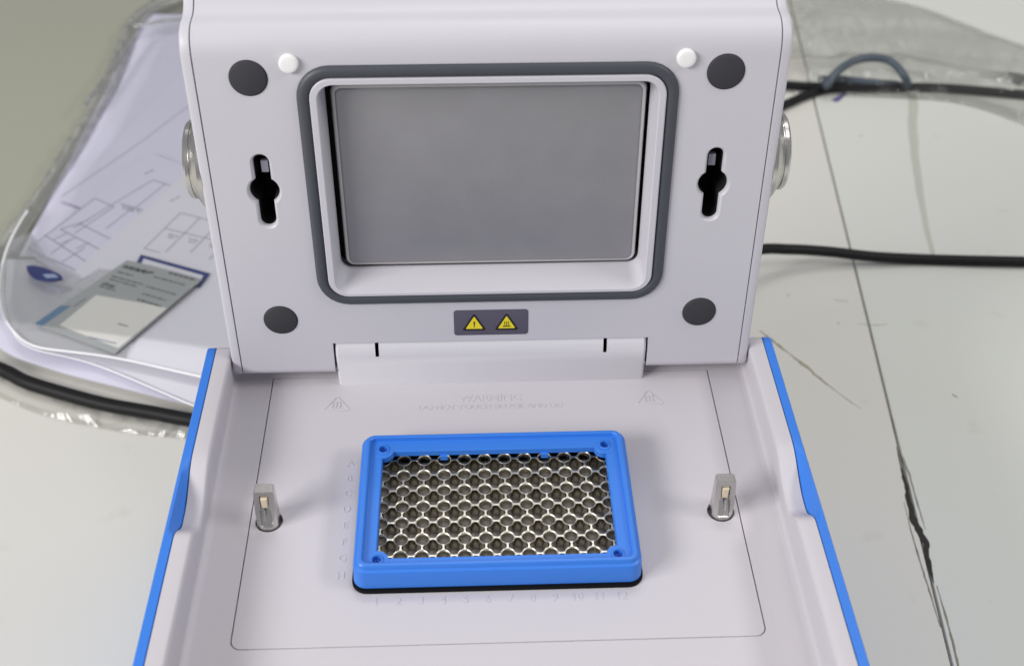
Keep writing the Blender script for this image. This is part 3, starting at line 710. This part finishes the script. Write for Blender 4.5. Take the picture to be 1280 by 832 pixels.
t1 = lrow(.06, .45, .92)+lrow(.06, .4, .90)+lrow(.60, .95, .97)
line_print(lf, 'heading', t1, zL, M_inkd, 1.5, .2)
t2 = lrow(.08, .28, .83)+lrow(.50, .92, .88)+lrow(.08, .5, .76)+lrow(.10, .45, .72)+lrow(.55, .93, .75)+lrow(.10, .25, .66)+lrow(.6, .9, .66)+lrow(.10, .3, .61)
line_print(lf, 'fine_print', t2, zL, M_inkd, .8, .2)
line_print(lf, 'bold_print', lrow(.62, .92, .585)+lrow(.09, .25, .64), zL, M_inkd, 1.3, .2)
line_print(lf, 'panel_print', [(-236, 252, -229, 249), (-268, 270, -262, 278), (-252, 240, -233, 233)], lambda x, y: zL(x, y)+.13, M_inkg, 1.0, .2)

# ------------------------------------------------------------------ plastic bags
bag = empty('plastic_bag', (-280, 450, TZ)); tag(bag, 'clear plastic bag with a crumpled edge wrapped round the papers on the left', 'plastic bag')
BL = smooth([(-265, 760), (-300, 742), (-322, 699), (-324, 646), (-322, 576), (-325, 519), (-329, 456), (-336, 414), (-342, 379), (-348, 346), (-356, 300), (-364, 250)])
BI = smooth([(-240, 735), (-285, 720), (-305, 690), (-306, 645), (-304, 576), (-309, 525), (-313, 467), (-320, 424), (-324, 374), (-331, 340), (-334, 300), (-337, 262)])
def zcr(x, y, t, u):
    e = math.sin(math.pi*min(1, t*1.05)); n1 = noise.noise(Vector((x*.05, y*.05, 1))); n2 = noise.noise(Vector((x*.16, y*.11, 5)))
    return TZ+1.0+7*e+6*e*n1+4.5*e*abs(n2)+(6 if t > .95 else 6*t)
def battach(o):
    o.parent = bag; o.location = (.280, -.450, -TZ*S); return o
battach(fan('crumpled_edge', BL, BI, zcr, M_crumple, 150, 14))
BR = [(-60, 735), (-58, 650), (-58, 560), (-58, 450), (-60, 350), (-100, 260), (-120, 210)]
battach(fan('bag_film', BI, BR, lambda x, y, t, u: -104.2+5*min(1, t*6)+2.2*noise.noise(Vector((x*.012, y*.02, 3)))-(4 if t < .02 else 0), M_film, 60, 40))
for pts, r_ in (([(-305, 655), (-280, 664), (-255, 668), (-220, 668)], 3.0), ([(-300, 640), (-312, 560), (-318, 520)], 2.2)):
    battach(tube('fold', [(x, y, -103) for x, y in pts], r_, M_crumple, res=4, n=8, flat=.3))
# flattened lower skirt of the bag, in front of the cable
BB = smooth([(-400, 262), (-340, 228), (-303, 205), (-279, 191), (-252, 181), (-222, 172.5), (-197, 168), (-165, 164), (-100, 160)])
BT = smooth([(-400, 258), (-335, 232), (-309, 222), (-290, 211), (-262, 199.5), (-234, 189.5), (-205, 181.5), (-178, 174.5), (-100, 172)])
def zsk(x, y, t, u): return TZ+.6+4.5*math.sin(math.pi*min(1, t)*.75)+1.2*math.sin(math.pi*t)*noise.noise(Vector((x*.03, y*.12, 2)))+.8*noise.noise(Vector((x*.12, y*.2, 7)))*t
battach(fan('lower_skirt', BB, BT, zsk, M_filmR, 90, 14))
bag2 = empty('plastic_bag', (380, 640, TZ)); tag(bag2, 'wrinkled clear plastic bag spread over the cables at the top right', 'plastic bag')
RF = smooth([(200, 566), (256, 555), (290, 548), (326, 545), (364, 541), (396, 536), (424, 518), (445, 495), (520, 440), (600, 380)])
RB = smooth([(200, 800), (295, 760), (350, 735), (388, 722), (417, 704), (445, 672), (467, 648), (492, 625), (560, 560), (640, 500)])
def zrb(x, y, t, u):
    k = max(0, min(1, (400-x)/120)); sp = 3.2*k*noise.noise(Vector((x*.07, y*.06, 12)))
    d = math.exp(-((y-560+.35*max(0, x-360))**2)/900)
    n1 = noise.noise(Vector((x*.018, y*.03, 4))); n2 = noise.ridged_multi_fractal(Vector((x*.012+y*.01, y*.022, 9)), 1, 2, 3, 1, 2)
    e = min(1, min(t, 1-t)*6)
    return TZ+.6+e*(5+8*d+4*n1+1.2*n2+sp)+(4.5*k*abs(noise.noise(Vector((x*.13+y*.05, y*.11, 3)))))*e+(12*d if t < .25 else 0)*e
o = fan('bag_film', RF, RB, zrb, M_filmR, 210, 110); o.parent = bag2; o.location = (-.380, -.640, -TZ*S)
o = tube('bag_edge', [(p[0], p[1], TZ+2) for p in RB[::3]], 1.6, M_filmR, res=3, n=8, flat=.6); o.parent = bag2; o.location = (-.380, -.640, -TZ*S)
tag(flat_mark('film_strip', [(369, 561), (362, 532), (354, 507), (347, 478), (340, 449), (334, 420), (329, 395), (322, 356), (318, 325)], [9, 8, 7, 7, 6, 6, 5, 4, 3], M_tape, .03, .4, .15),
    'narrow strip of clear tape lying on the table between the two black cables', 'tape')

# ------------------------------------------------------------------ render
scn.render.engine = 'CYCLES'
scn.cycles.max_bounces = 10; scn.cycles.transparent_max_bounces = 16
scn.render.resolution_x = 1024; scn.render.resolution_y = 665
